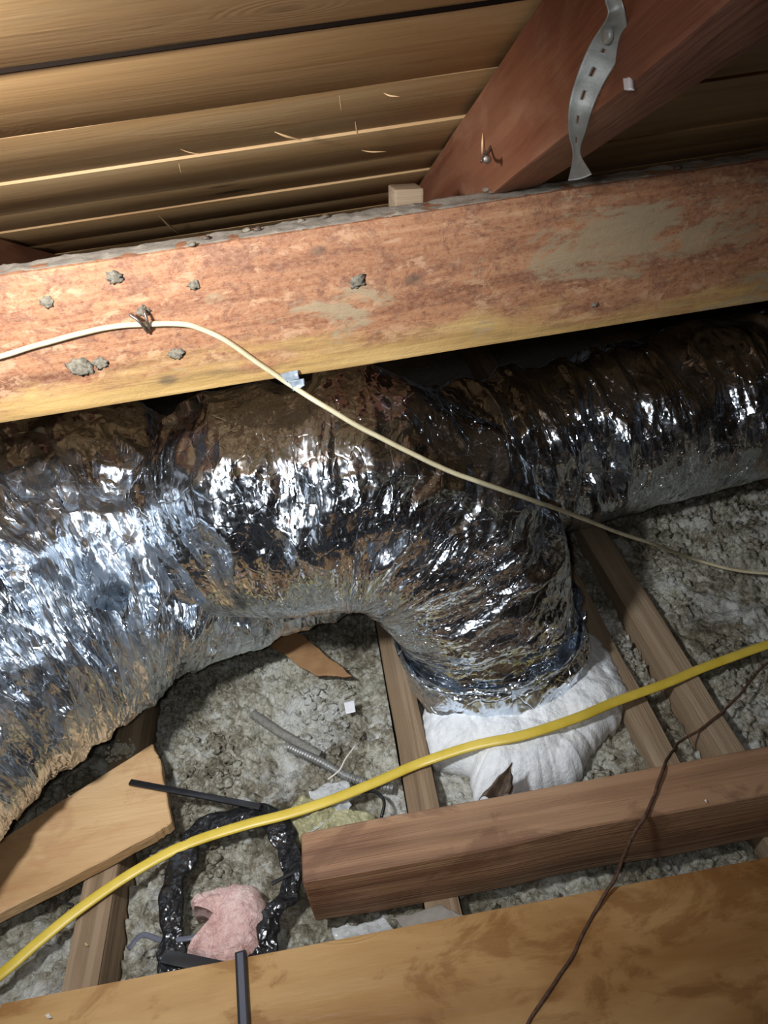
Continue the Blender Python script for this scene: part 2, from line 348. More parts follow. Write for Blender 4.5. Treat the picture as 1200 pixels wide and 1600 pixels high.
# ------------------------------------------------------------------ setting: ceiling drywall below, roof above, far walls
def slab(name, x0, x1, y0, y1, z0, z1, mat):
    bm = bmesh.new(); bmesh.ops.create_cube(bm, size=1)
    for v in bm.verts: v.co = Vector(((x0+x1)/2+v.co.x*(x1-x0), (y0+y1)/2+v.co.y*(y1-y0), (z0+z1)/2+v.co.z*(z1-z0)))
    bmesh.ops.bevel(bm, geom=list(bm.edges), offset=.001, segments=1, affect='EDGES')
    return link(name, bm_mesh(bm, name), mat, smooth=False)
tag(slab('floor', -2.6, 2.6, .10, 2.75, -.013, 0, M['drywall']), kind='structure')  # floor and joists cut short before the camera to darken the foil's reflections
for nm, x0, x1 in (('wall_left', -2.62, -2.6), ('wall_right', 2.6, 2.62)):
    o = slab(nm, x0, x1, -2.4, 2.75, 0, 1.9, M['joist']); tag(o, kind='structure')
tag(slab('wall_front', -2.6, 2.6, -2.42, -2.4, 0, 2.1, M['joist']), kind='structure')

SL = math.radians(20.6); K = .18
UD = np.array([0, math.cos(SL), -math.sin(SL)]); NR = np.array([0, math.sin(SL), math.cos(SL)])
# plane of the roof boards' underside, fixed by the rafter top edge
pa = atX(740, 150, K); CST = float(pa@NR)
def roofpt(x, y): d = ray(x, y); return CC+d*((CST-CC@NR)/(d@NR))
roof = empty('ceiling', (0, 0, 1.16)); tag(roof, kind='structure')
ts = [float(roofpt(0, y)@UD) for y in (-80, 115, 220, 288, 331, 365, 388)]
wds = ts[2]-ts[1]
edges = [ts[1]-.135*k for k in range(18, 0, -1)]+ts[1:6]+[ts[5]+.14*k for k in range(1, 13)]
k = 0
for a, b_ in zip(edges[:-1], edges[1:]):
    q = min(range(6), key=lambda i_: abs(a-ts[i_])) if ts[1]-1e-6 <= a <= ts[5]+1e-6 else -1
    gap, off = {1: (.0022, .0005), 2: (.0012, .0005), 3: (.0012, -.0025), 4: (.0022, .0015), 5: (.0012, -.001)}.get(q, (.0018, (.001, -.001, .0015)[k % 3]))
    c = UD*(a+b_+gap)/2+NR*(CST+.011+off)
    o = timber('roof_board', 5.1, b_-a-gap, .02, M['board'], (0, 0, 0), seed=k, bev=.0012, sub=40, rough=.0005)
    o.parent = roof; o.matrix_parent_inverse = Matrix.Translation(-Vector((0, 0, 1.16)))
    o.location = tuple(c+np.array([.05*math.sin(k*5.1), 0, 0])); o.rotation_euler = (-SL, 0, 0)
    k += 1
c = UD*(ts[1]+.0011)+NR*(CST+.0028)
o = timber('gap_shade_strip', 5.1, .0021, .005, M['gap_shade'], (0, 0, 0), bev=.0006, sub=60, rough=.0007); o.parent = roof  # added dark strip, draws the shaded gap between two roof boards
o.matrix_parent_inverse = Matrix.Translation(-Vector((0, 0, 1.16))); o.location = tuple(c); o.rotation_euler = (-SL, 0, 0)
# rear slope, behind the camera (seen only in the foil)
ridge = UD*edges[0]+NR*CST
for j in range(8):
    t = .0+.16*j
    c = ridge+np.array([0, -math.cos(SL), -math.sin(SL)])*(t+.08)
    if c[1] < -3.2: break
    o = timber('roof_board', 5.1, .157, .02, M['board'], (0, 0, 0), seed=50+j, bev=.0012, sub=4)
    o.parent = roof; o.matrix_parent_inverse = Matrix.Translation(-Vector((0, 0, 1.16)))
    o.location = tuple(c+np.array([0, 0, .01])); o.rotation_euler = (SL, 0, 0)

# ------------------------------------------------------------------ rafters
DR = .5*K; TR = .26*K
# depth and thickness measured: bottom edge line of the near rafter
pb = atX(944, 150, K); cb = float(pb@NR); DR = CST-cb; TR = .047
def rafter(x0, label, t0=-1.95, t1=1.62, seed=1):
    L = t1-t0; c = UD*((t0+t1)/2)+NR*(CST-DR/2-.0045)
    o = timber('rafter', L, TR, DR, M['rafter'], (x0+TR/2, c[1], c[2]), seed=seed, bev=.003, sub=60, rough=.0012)
    o.rotation_euler = Vector(UD).to_track_quat('X', 'Z').to_euler()
    tag(o, label, 'rafter'); return o
raf = rafter(K, 'red stained rafter slanting down behind the big beam, strap hanging in front')
raf2 = rafter(K-.60-TR, 'dark rafter end at the left edge just above the big beam', seed=2)

# ------------------------------------------------------------------ joists
def joist(x0, x1, label, seed, mat='joist'):
    o = timber('ceiling_joist', 2.5, x1-x0, .09, M[mat], ((x0+x1)/2, 1.4, .0455), (0, 0, math.pi/2), seed=seed, bev=.003, sub=60, rough=.0015)
    tag(o, label, 'joist', None)
JX = [(-.407, -.367), (.006, .047), (.411, .455), (.822, .864), (-.82, -.78), (1.23, 1.27)]
joist(*JX[0], 'left ceiling joist running under the loose tan board and yellow cable', 1)
joist(*JX[1], 'middle ceiling joist between the grey insulation and the duct elbow', 2)
joist(*JX[2], 'right ceiling joist beyond the white insulation, crossed by both cables', 3)
joist(*JX[3], 'far right ceiling joist whose top shows at the right edge below the duct', 4)
joist(*JX[4], 'ceiling joist hidden left beneath the foil duct', 5)
joist(*JX[5], 'ceiling joist outside the right edge', 6)
# low scrap of board lying in the bay beside the white insulation
q0 = atz(1020, 1119, .084); q1 = atz(960, 996, .084)
xa = (q0[0]+q1[0])/2-.017
o = timber('scrap_board', .62, .034, .03, M['joist'], (xa, .80, .069), (0, 0, math.pi/2), seed=9, rough=.002)
tag(o, 'low brown board sunk in insulation right of the white fibreglass', 'board')

# ------------------------------------------------------------------ big beam
BY, BT = .71, .041
bz0, bz1 = .638, .779
big = empty('beam', (0, BY+BT/2, bz0)); tag(big, 'big weathered red beam crossing the whole view with grey dusty top', 'beam')
o = timber('beam_body', 3.4, BT, bz1-bz0, M['beam'], (0, 0, (bz1-bz0)/2), parent=big, seed=21, bev=.003, sub=120, rough=.0011)
# dust layer on the top face
nx, ny = 700, 14
X, Y = np.meshgrid(np.linspace(-1.0, 1.2, nx), np.linspace(.002, BT-.002, ny), indexing='ij')
P3 = np.stack([X*60, Y*60, X*0], -1)
Z = bz1-.0006+.0022*np.clip(fbm(P3, 4, 5)+.45, 0, 2)+.004*np.clip(fbm(P3*1.7, 3, 9)-.28, 0, 1)
Z[:, 0] -= .002; Z[:, -1] -= .002
me = pymesh('dust_layer', np.stack([X, BY+Y, Z], -1).reshape(-1, 3), gridfaces(nx, ny))
o = link('dust_layer', me, M['dust'], big); o['label'] = 'grey dust lying on the beam top'; o['kind'] = 'stuff'

# ------------------------------------------------------------------ square timber across the joists
t4 = timber('square_timber', 1.9, .06, .089, M['brown'], (-.12+.95, .4685, .1355), (0, 0, 0.0), seed=31, bev=.004, seg=3, sub=90, rough=.0016, ends=.002)
tag(t4, 'short thick brown timber lying across the joists, sawn left end showing', 'timber')
# ------------------------------------------------------------------ foreground plank
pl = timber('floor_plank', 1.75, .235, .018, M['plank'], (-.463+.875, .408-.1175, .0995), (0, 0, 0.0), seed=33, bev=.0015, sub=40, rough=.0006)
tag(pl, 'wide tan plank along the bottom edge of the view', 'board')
# ------------------------------------------------------------------ loose board, left
def poly_prism(name, pts, thick, mat, jag=0, parent=None, n=6, top=True):
    """flat piece from an outline of 3D points on its top face; thickness goes down"""
    P = [np.array(p, float) for p in pts]; out = []
    for i in range(len(P)):
        a, b_ = P[i], P[(i+1) % len(P)]
        for k_ in range(n):
            q = a+(b_-a)*k_/n
            if jag and k_: q = q+np.append(rng.normal(0, jag, 2), 0)
            out.append(q)
    bm = bmesh.new(); vs_ = [bm.verts.new(tuple(q)) for q in out]; f = bm.faces.new(vs_)
    f.normal_update()
    if f.normal.z < 0: f.normal_flip()
    nn = f.normal.copy()
    r = bmesh.ops.extrude_face_region(bm, geom=[f]); bmesh.ops.translate(bm, vec=nn*-thick, verts=[v for v in r['geom'] if isinstance(v, bmesh.types.BMVert)])
    bmesh.ops.recalc_face_normals(bm, faces=bm.faces[:])
    bmesh.ops.bevel(bm, geom=[e for e in bm.edges if len(e.link_faces) == 2 and e.calc_face_angle(0) > .9], offset=min(.0015, thick*.25), segments=1, affect='EDGES')
    me = bm_mesh(bm, name); o = link(name, me, mat, parent, False); return o
zt = .112
lb = [atz(*p, zt) for p in ((-80, 1362), (238, 1161), (250, 1185), (268, 1284), (240, 1303), (-80, 1468))]
o = poly_prism('loose_board', lb, .019, M['loose'], .0008, n=8)
tag(o, 'tan loose board with angled end on the left joist, below the duct', 'board')

# ------------------------------------------------------------------ loose insulation in each bay
def bay(x0, x1, y0, y1, label, base=.058, lowedge=0, seed=0, step=.0028, hi=.086, tilt=0, nods=0):
    nx, ny = int((x1-x0)/step), int((y1-y0)/step)
    X, Y = np.meshgrid(np.linspace(x0, x1, nx), np.linspace(y0, y1, ny), indexing='ij')
    p = np.stack([X, Y, X*0], -1)
    wp = p+.012*np.stack([fbm(p*25, 2, seed+3), fbm(p*25, 2, seed+8), X*0], -1)
    a1, _ = worley(wp*34, seed, True); a2, _ = worley(wp*80, seed+5, True); a3, _ = worley(wp*190, seed+9, True)
    z = base+.014*fbm(p*7, 3, seed)-.005+.024*(.5-a1)*(.7+.6*fbm(p*9, 2, seed+31))+.021*(.45-a2)*sstep(-.5, .3, fbm(p*14, 2, seed+61))+.004*(.45-a3)+.006*fbm(p*120, 3, seed+2)
    u = (X-x0)/(x1-x0); z = z+tilt*(u-.5)-lowedge*np.exp(-u*(x1-x0)/.03)
    z = np.clip(z, .012, hi+.003*fbm(p*60, 2, seed+7))
    me = pymesh('loose_insulation', np.stack([X, Y, z], -1).reshape(-1, 3), gridfaces(nx, ny))
    o = link('loose_insulation', me, M['wool']); tag(o, label, 'insulation', None, 'stuff')
    if nods:
        bm = bmesh.new(); bmesh.ops.create_icosphere(bm, subdivisions=2, radius=1); bv = np.array([v.co[:] for v in bm.verts]); bf_ = np.array([[v.index for v in f.verts] for f in bm.faces]); bm.free()
        r = np.random.default_rng(seed); m_ = nods*6
        i_ = r.integers(4, nx-4, m_); j_ = r.integers(4, ny-4, m_)
        den = fbm(np.stack([X[i_, j_], Y[i_, j_], X[i_, j_]*0], -1)*11, 3, seed+70); kk = np.argsort(-(den+r.normal(0, .25, m_)))[:nods]; i_, j_ = i_[kk], j_[kk]
        rad = .0022+.0052*r.random(nods)**2; P = np.stack([X[i_, j_], Y[i_, j_], z[i_, j_]+rad*.15], -1)
        P[:, 0] = np.clip(P[:, 0], x0+rad*1.3, x1-rad*1.3)
        dirs = bv[None]+r.random((nods, 1, 3))*40
        k1 = 1+.55*vnoise(dirs*1.4, 5)+.3*vnoise(dirs*3.1, 6)
        V = P[:, None]+bv[None]*(rad[:, None, None]*k1[..., None])*np.array([1, 1, .75])
        F = (bf_[None]+np.arange(nods)[:, None, None]*len(bv)).reshape(-1, 3)
        c = link('insulation_clumps', pymesh('insulation_clumps', V.reshape(-1, 3), F), M['wool'], o); c['kind'] = 'stuff'
    return o
bay(-.778, -.409, .2, 1.5, 'grey loose insulation left of the left joist, by the bottom-left corner', seed=1, step=.0032, nods=700)
bay(-.365, .004, .3, 1.45, 'grey and white loose insulation between the left and middle joists', .062, .022, 2, .0025, .084, .012, nods=1900)
bay(.049, .409, .3, 1.45, 'grey loose insulation around the white fibreglass, between middle and right joists', .062, 0, 3, .0026, .083, nods=1300)
bay(.457, .82, .3, 1.7, 'grey loose insulation right of the right joist, under the far duct', .068, 0, 4, .0028, .088, nods=1500)
bay(.866, 1.228, .3, 1.8, 'grey loose insulation at the far right edge', .062, 0, 5, .006)

# ------------------------------------------------------------------ ducts
def catmull(pts, n):
    P = np.array(pts, float); P = np.vstack([2*P[0]-P[1], P, 2*P[-1]-P[-2]]); out = []
    m = len(P)-3; per = 60
    for i in range(m):
        t = np.linspace(0, 1, per, endpoint=False)[:, None]; a, b_, c, d = P[i:i+4]
        out.append(.5*((2*b_)+(-a+c)*t+(2*a-5*b_+4*c-d)*t*t+(-a+3*b_-3*c+d)*t**3))
    out = np.vstack(out+[P[-2][None]]); s = np.r_[0, np.cumsum(np.linalg.norm(np.diff(out[:, :3], axis=0), axis=1))]
    q = np.linspace(0, s[-1], n); return np.stack([np.interp(q, s, out[:, k_]) for k_ in range(out.shape[1])], 1), q
def frames(c, up=(0, 0, 1)):
    T = np.gradient(c, axis=0); T /= np.linalg.norm(T, axis=1)[:, None]
    Nn = np.zeros_like(c); n = np.array(up, float); n = n-T[0]*(n@T[0])
    if np.linalg.norm(n) < .1: n = np.array([0, -1., 0]); n -= T[0]*(n@T[0])
    n /= np.linalg.norm(n)
    for i in range(len(c)):
        n = n-T[i]*(n@T[i]); n /= np.linalg.norm(n); Nn[i] = n
    return T, Nn, np.cross(T, Nn)
def duct(name, pts, mat, parent, res=.0024, seed=0, pleat=.011, fine=.003, facet=.007, s0=0, th0=0, th1=2*math.pi, off=0, keep=None, pf=20, floor_=.0925):
    c, s = catmull(pts, 8); n = int(s[-1]/res); c, s = catmull(pts, n)
    r = c[:, 3]+off; c = c[:, :3]; T, Nn, Bn = frames(c)
    full = th1-th0 > 6.2; m = int(.95*(th1-th0)/(2*math.pi)/res)
    th = np.linspace(th0, th1, m, endpoint=not full)
    S, TH = np.meshgrid(s, th, indexing='ij'); R = np.repeat(r[:, None], m, 1)
    cx, sx = np.cos(TH), np.sin(TH); S2 = S+s0
    Sw = S2+.025*fbm(np.stack([S2*5, cx*1.6, sx*1.6], -1), 2, seed+40)
    am = sstep(-.5, .6, vnoise(np.stack([S2*9, cx*1.6, sx*1.6], -1), seed+50))
    p1 = np.abs(vnoise(np.stack([Sw*pf, cx*.8, sx*.8], -1), seed)); p2 = np.abs(vnoise(np.stack([Sw*pf*2.7, cx*1.5, sx*1.5], -1), seed+4))
    p3 = np.abs(vnoise(np.stack([Sw*pf*7, cx*3.5, sx*3.5], -1), seed+5))
    wp = np.stack([S2*13, cx*R*9, sx*R*9], -1); wp = wp+.5*np.stack([fbm(wp, 2, seed+6), fbm(wp, 2, seed+7), fbm(wp, 2, seed+8)], -1)
    c1 = crinkle(wp*np.array([1.7, .9, .9]), seed+2, 1.1, .7); c2 = crinkle(wp*np.array([4.6, 2.8, 2.8])+3, seed+3, 1.1, .7)
    D = -pleat*(1.6*p1)*(.35+.65*am)-pleat*.45*p2*am-fine*.6*p3+facet*1.5*c1+facet*.42*c2+.006*fbm(np.stack([S2*5, cx*1.2, sx*1.2], -1), 2, seed+60)+pleat*.5
    D = D*(.22+.78*sstep(-.75, .35, cx))
    V = c[:, None, :]+(R+D)[..., None]*(cx[..., None]*Nn[:, None, :]+sx[..., None]*Bn[:, None, :])
    V[..., 2] = np.maximum(V[..., 2], floor_+.002*np.abs(vnoise(V*30, 3)))
    uv = np.stack([S2, TH*.15], -1).reshape(-1, 2); F = gridfaces(n, m, full)
    if keep is not None:
        kk = keep(S/s[-1], TH).ravel(); F = F[kk[F].all(1)]
        us, inv = np.unique(F.ravel(), return_inverse=True); V = V.reshape(-1, 3)[us]; uv = uv[us]; F = inv.reshape(-1, 4)
    me = pymesh(name, V.reshape(-1, 3), F, uv)
    if full:   # repair the seam so the last strip does not sweep the texture backwards
        l = me.uv_layers[0]; u = np.zeros(len(me.loops)*2, np.float32); l.data.foreach_get('uv', u); u = u.reshape(-1, 4, 2)
        w_ = (u[..., 1].max(1)-u[..., 1].min(1)) > .4; q = u[w_]; q[..., 1] = np.where(q[..., 1] < .1, q[..., 1]+2*math.pi*.15, q[..., 1]); u[w_] = q
        l.data.foreach_set('uv', u.ravel())
    return link(name, me, mat, parent)
dA = empty('insulated_duct', (0.3, 1.1, .09)); tag(dA, 'rear foil duct running straight under the beam, behind the elbow, to the right edge', 'duct')
pathA = [(1.75, 1.33, .25, .155), (1.3, 1.26, .245, .155), (.85, 1.19, .245, .155), (.46, 1.135, .245, .155), (.1, 1.07, .245, .155), (-.10, 1.03, .25, .155), (-.25, 1.02, .26, .155), (-.40, .99, .32, .195), (-.58, .97, .33, .205), (-.95, .92, .34, .205)]
duct('duct_jacket', pathA, M['foil_rear'], dA, .0026, 11, .026, .004, .010, pf=22)
wrapA = [(-.10, .975, .26, .155), (-.21, .955, .255, .158), (-.35, .905, .30, .19), (-.49, .81, .31, .205), (-.60, .67, .31, .197), (-.675, .48, .29, .182)]
def wrapkeep(u, th):
    e = .05+.07*ridged(np.stack([th*3.2, th*0, th*0+2], -1), 2, 77); t = -.4+.35*vnoise(np.stack([u*7, u*0, u*0], -1), 78)-.5*np.exp(-((u-.4)/.12)**2)
    lo = -2.35+.35*np.abs(vnoise(np.stack([u*16, u*0, u*0], -1), 79))
    return (u > e) & (u < .97) & (th < t) & (th > lo)
dB = empty('insulated_duct', (.17, .8, .09)); tag(dB, 'front foil duct from the lower left, arching right and dropping into the white fibreglass', 'duct')
pathT = [(.02, 1.0, .24, .135)]+wrapA[:-1]+[(-.685, .48, .29, .182), (-.73, .26, .28, .175)]
duct('duct_trunk', pathT, M['foil'], dB, .0024, 15, .046, .006, .028, pf=15)
o = duct('foil_wrap', wrapA, M['foil_wrap'], dB, .0022, 37, .032, .006, .022, .3, -2.6, -.2, .010, wrapkeep, 16)
o['label'] = 'torn loose foil wrapping around the duct joint'
pathB = [(-.285, .90, .31, .075), (-.225, .885, .355, .132), (-.12, .865, .395, .165), (.02, .85, .39, .165), (.105, .83, .335, .157), (.155, .81, .24, .146), (.172, .80, .16, .139), (.172, .795, .095, .134)]
duct('duct_jacket', pathB, M['foil_fine'], dB, .0022, 23, .014, .004, .012, pf=20)
def colkeep(u, th): return (u > .12+.1*ridged(np.stack([np.cos(th)*3, np.sin(th)*3, th*0], -1), 3, 81)) & (u < .92+.07*vnoise(np.stack([np.cos(th)*6, np.sin(th)*6, th*0], -1), 82))
o = duct('foil_collar', [(.170, .80, .185, .141), (.172, .80, .15, .141), (.172, .795, .115, .139), (.172, .795, .085, .137)], M['foil_wrap'], dB, .0018, 41, .010, .004, .004, .1, off=.007, keep=colkeep, pf=45)

# ------------------------------------------------------------------ sweeps
def sweep(name, pts, mat, rx, ry=None, m=12, res=.004, parent=None, up=(0, 0, 1), prof=None, wob=0, twist=None, seed=0):
    """pts: (x,y,z) or (x,y,z,scale)"""
    P = [tuple(p)+((1.,) if len(p) == 3 else ()) for p in pts]
    c, s = catmull(P, 8); n = max(8, int(s[-1]/res)); c, s = catmull(P, n); sc = c[:, 3]; c = c[:, :3]
    if wob: c = c+wob*np.stack([fbm(np.stack([s*40, s*0+k_, s*0], -1), 2, seed+k_) for k_ in range(3)], -1)
    T, Nn, Bn = frames(c, up); ry = ry or rx
    if prof is not None: sc = sc*prof(s)
    th = np.linspace(0, 2*math.pi, m, endpoint=False)
    if twist is not None:
        a = twist(s/s[-1])[:, None]; Nn, Bn = Nn*np.cos(a)+Bn*np.sin(a), Bn*np.cos(a)-Nn*np.sin(a)
    V = c[:, None]+sc[:, None, None]*(ry*np.cos(th)[None, :, None]*Nn[:, None]+rx*np.sin(th)[None, :, None]*Bn[:, None])
    V = np.vstack([V.reshape(-1, 3), c[:1], c[-1:]]); F = gridfaces(n, m, True)
    me = bpy.data.meshes.new(name)
    caps = [(n*m, (j+1) % m, j) for j in range(m)]+[(n*m+1, (n-1)*m+j, (n-1)*m+(j+1) % m) for j in range(m)]
    me.from_pydata(V.tolist(), [], F.tolist()+caps); me.update()
    return link(name, me, mat, parent)
def Z(x, y, z): return tuple(atz(x, y, z))

yc = [(-60, 1560, .094), (0, 1523, .095), (62, 1470, .097), (130, 1416, .0985), (210, 1362, .096), (290, 1320, .100), (380, 1290, .104), (450, 1272, .104), (520, 1249, .103), (590, 1221, .101), (655, 1193, .0975),
      (740, 1165, .118), (820, 1148, .128), (900, 1122, .124), (960, 1097, .112), (1040, 1068, .102), (1100, 1043, .0975), (1200, 1007, .099), (1300, 975, .099)]
o = sweep('electrical_cable', [Z(*p) for p in yc], M['yellow'], .0074, .0034, 16, .004); tag(o, 'flat yellow electrical cable snaking across the whole view', 'cable')
# cream cable: along the beam face, then hanging free to the right joist
fy = BY-.0035
cc = [atY(x, y, fy) for x, y in ((-70, 575), (0, 557), (60, 539), (120, 522), (180, 510), (225, 507), (285, 506), (315, 514), (350, 530), (395, 561), (430, 585))]
cc += [atY(455, 602, fy-.004)]+[atY(x, y, Y) for x, y, Y in ((500, 630, .68), (560, 666, .672), (640, 707, .668), (700, 735, .668), (760, 757, .672))]
cc += [atY(830, 781, .70), atY(900, 806, .755), atY(960, 830, .80), atY(1020, 850, .84), Z(1080, 872, .12), Z(1140, 889, .0995), Z(1200, 896, .0965), Z(1280, 900, .095)]
o = sweep('electrical_cable', cc, M['cream'], .0036, .0026, 12, .004, wob=.0004); tag(o, 'thin cream cable stapled to the beam, then hanging down to the right', 'cable')
sc_ = [(1260, 1010, .09), (1195, 1040, .092), (1150, 1092, .094), (1100, 1135, .0945), (1062, 1160, .10)]
st = [Z(*p) for p in sc_]+[Z(1048, 1180, .14), Z(1038, 1198, .1835), Z(1020, 1250, .1835), Z(1004, 1280, .1845), Z(985, 1312, .165), Z(960, 1372, .125), Z(925, 1432, .1105), Z(890, 1500, .1102), Z(850, 1560, .1102), Z(825, 1600, .1102), Z(800, 1660, .11)]
o = sweep('brown_cord', st, M['string'], .0019, .0017, 8, .004, wob=.0012, seed=5); tag(o, 'thin rough brown cord trailing over the timber and the bottom plank', 'cord')

# ------------------------------------------------------------------ soft heaps
def heap(name, outline, ze, zt, mat, seed=0, bumps=.006, bf=45, pw=.45, nr=70, nt_=300, jag=.004, soft=False):
    P = np.array([p[:2] for p in outline]); cxy = P.mean(0); Q = np.vstack([P, P[:1]])
    s = np.r_[0, np.cumsum(np.linalg.norm(np.diff(Q, axis=0), axis=1))]; q = np.linspace(0, s[-1], nt_, endpoint=False)
    E = np.stack([np.interp(q, s, Q[:, 0]), np.interp(q, s, Q[:, 1])], 1)
    k_ = 7; E = sum(np.roll(E, i_, 0) for i_ in range(-k_, k_+1))/(2*k_+1)
    E = E+jag*np.stack([fbm(np.stack([E[:, 0]*90, E[:, 1]*90, E[:, 0]*0+i_], -1), 3, seed+i_) for i_ in (0, 1)], 1)
    u = np.linspace(0, 1, nr)[:, None, None]**.8; XY = cxy+(E-cxy)[None]*u; XY = np.concatenate([XY, XY[-1:]*.99+cxy*.01])
    uu = np.r_[np.linspace(0, 1, nr)**.8, 1.0]; p = np.stack([XY[..., 0], XY[..., 1], XY[..., 0]*0], -1)
    a1, _ = worley(p*bf+(.5*np.stack([fbm(p*bf, 2, seed+1), fbm(p*bf, 2, seed+2), p[..., 0]*0], -1)), seed, True)
    if soft: a1 = a1**2; 
    z = ze+(zt-ze)*((1-uu**3)**pw)[:, None]+bumps*((.5-a1)*1.2+fbm(p*bf*.6, 4, seed))*np.minimum(1, (1-uu)*6)[:, None]+bumps*.25*fbm(p*bf*6, 3, seed+9)
    z[-1] = ze-.02
    n = z.shape[0]; me = pymesh(name, np.concatenate([XY, z[..., None]], -1).reshape(-1, 3), gridfaces(n, nt_, True))
    bm = bmesh.new(); bm.from_mesh(me); bmesh.ops.remove_doubles(bm, verts=bm.verts, dist=1e-6); bmesh.ops.recalc_face_normals(bm, faces=bm.faces[:])
    es = [e for e in bm.edges if e.is_boundary]
    if es: bmesh.ops.contextual_create(bm, geom=es)
    bm.to_mesh(me); bm.free()
    return link(name, me, mat)
white = [atz(x, y, .09) for x, y in ((655, 1120), (662, 1150), (672, 1185), (735, 1190), (738, 1248), (800, 1238), (850, 1222), (905, 1205), (925, 1160), (968, 1112), (985, 1075), (958, 1015), (930, 985), (860, 960), (700, 990))]
o = heap('fibreglass_batt', white, .07, .122, M['white'], 3, .011, 13, .5, 150, 500, soft=True); tag(o, 'bright white fibreglass insulation packed around the foot of the elbow duct', 'insulation')
pink = [atz(x, y, .09) for x, y in ((294, 1404), (335, 1384), (380, 1377), (408, 1388), (416, 1430), (404, 1480), (378, 1510), (330, 1512), (288, 1500), (312, 1462), (334, 1432), (300, 1422))]
o = heap('fibreglass_tuft', pink, .078, .108, M['pink'], 8, .008, 22, .5, 90, 400, .006, soft=True); tag(o, 'torn tuft of pink fibreglass inside the black plastic loop', 'insulation')
yl = [atz(x, y, .09) for x, y in ((440, 1270), (470, 1240), (500, 1238), (520, 1262), (560, 1268), (590, 1270), (560, 1300), (500, 1300), (455, 1310))]
o = heap('fibreglass_scrap', yl, .078, .094, M['yelfluff'], 12, .006, 60, .4, 60, 260, .005); tag(o, 'dull yellowish fluff under the clear film and yellow cable', 'insulation')
for i_, (x, y, r_, zz) in enumerate(() and ((425, 1010, 24, .088), (516, 1105, 26, .09), (480, 1085, 14, .089), (415, 1170, 26, .089), (330, 1245, 34, .09), (455, 1215, 20, .089), (1105, 880, 22, .092), (985, 1065, 15, .09), (1170, 1300, 26, .092))):
    ol = [atz(x+r_*math.cos(a)*(1+.25*math.sin(3*a+i_)), y+.75*r_*math.sin(a), zz) for a in np.linspace(0, 2*math.pi, 12, endpoint=False)]
    o = heap('insulation_clump', ol, zz-.02, zz+.004, M['whitish'] if 'whitish' in M else M['white'], 60+i_, .006, 110, .4, 30, 110, .004)
    wh = ('just below the back duct, beside the cardboard', 'near the middle joist, level with the duct foot', 'small, left of the one near the middle joist', 'left of the ribbed conduit', 'beneath the thin black strip', 'right below the dusty pipe end',
          'under the hanging cream cable', 'between the scrap board and right joist', 'in the gap at the right, between timber and plank')[i_]
    tag(o, 'white clump of loose insulation '+wh, 'insulation', 'white clumps in the loose insulation')

# ------------------------------------------------------------------ black plastic pieces
ring = [(272, 1522, .088), (267, 1450, .093), (272, 1375, .095), (302, 1312, .097), (350, 1282, .098), (402, 1272, .098), (440, 1302, .098), (457, 1352, .096), (450, 1398, .095), (425, 1432, .094), (412, 1470, .091), (404, 1512, .088)]
o = sweep('plastic_loop', [Z(*p) for p in ring], M['bag'], .018, .0035, 26, .0022, wob=.002, seed=3, prof=lambda s: .85+.3*fbm(np.stack([s*18, s*0, s*0], -1), 3, 5))
bm = bmesh.new(); bm.from_mesh(o.data)
for v in bm.verts:
    p = np.array(v.co); v.co += Vector([.006*float(fbm(p*50, 2, k_)) for k_ in range(3)])
bm.to_mesh(o.data); bm.free()
tag(o, 'loop of crinkled shiny black plastic lying on grey insulation', 'plastic')
def bar(name, a, b_, w_, t, mat, label=None, cat=None, parent=None, bev=.0012):
    a, b_ = Vector(a), Vector(b_); d = b_-a
    o = timber(name, d.length, w_, t, mat, (a+b_)/2, (0, 0, 0), sub=4, bev=bev, rough=.0001)
    o.rotation_euler = d.to_track_quat('X', 'Z').to_euler()
    if parent is not None: o.parent = parent; o.matrix_parent_inverse = Matrix.LocRotScale(parent.location, parent.rotation_euler, None).inverted()
    if label: tag(o, label, cat)
    return o
bar('plastic_strip', Z(203, 1222, .117), Z(407, 1261, .108), .0085, .004, M['blackp'], 'straight black strip resting on the loose tan board and the black loop', 'strip')
p1, p2 = Z(376, 1487, .1118), Z(384, 1650, .1118)
r2 = empty('plastic_strip', p1); tag(r2, 'short black and grey strip lying across the bottom plank', 'strip')
bar('strip_body', p1, p2, .0125, .005, M['blackp'], parent=r2)
q1, q2 = Vector(p1)+Vector((0, -.002, .0022)), Vector(p2)+Vector((0, 0, .0022)); bar('strip_face', q1, q2, .0066, .0016, M['greyp'], parent=r2, bev=.0004)['label'] = 'slate grey face of the strip'
bar('plastic_strip', Z(254, 1494, .099), Z(372, 1519, .0965), .015, .004, M['blackp'], 'wide black strip slipping under the bottom plank beside the pink tuft', 'strip')
bar('plastic_strip', Z(424, 1381, .104), Z(474, 1356, .100), .0045, .003, M['blackp'], 'tiny black strip poking at the sawn end of the brown timber', 'strip')
bar('plastic_strip', Z(90, 1408, .088), Z(115, 1414, .089), .003, .002, M['blackp'], 'tiny black sliver in the insulation beside the left joist', 'strip', bev=.0003)
o = sweep('grey_strap', [Z(*p) for p in ((200, 1484, .088), (222, 1461, .092), (255, 1469, .091), (300, 1465, .092), (330, 1452, .090))], M['greyp'], .0032, .0008, 10, .003); tag(o, 'thin curved grey strap left of the pink tuft', 'strap')
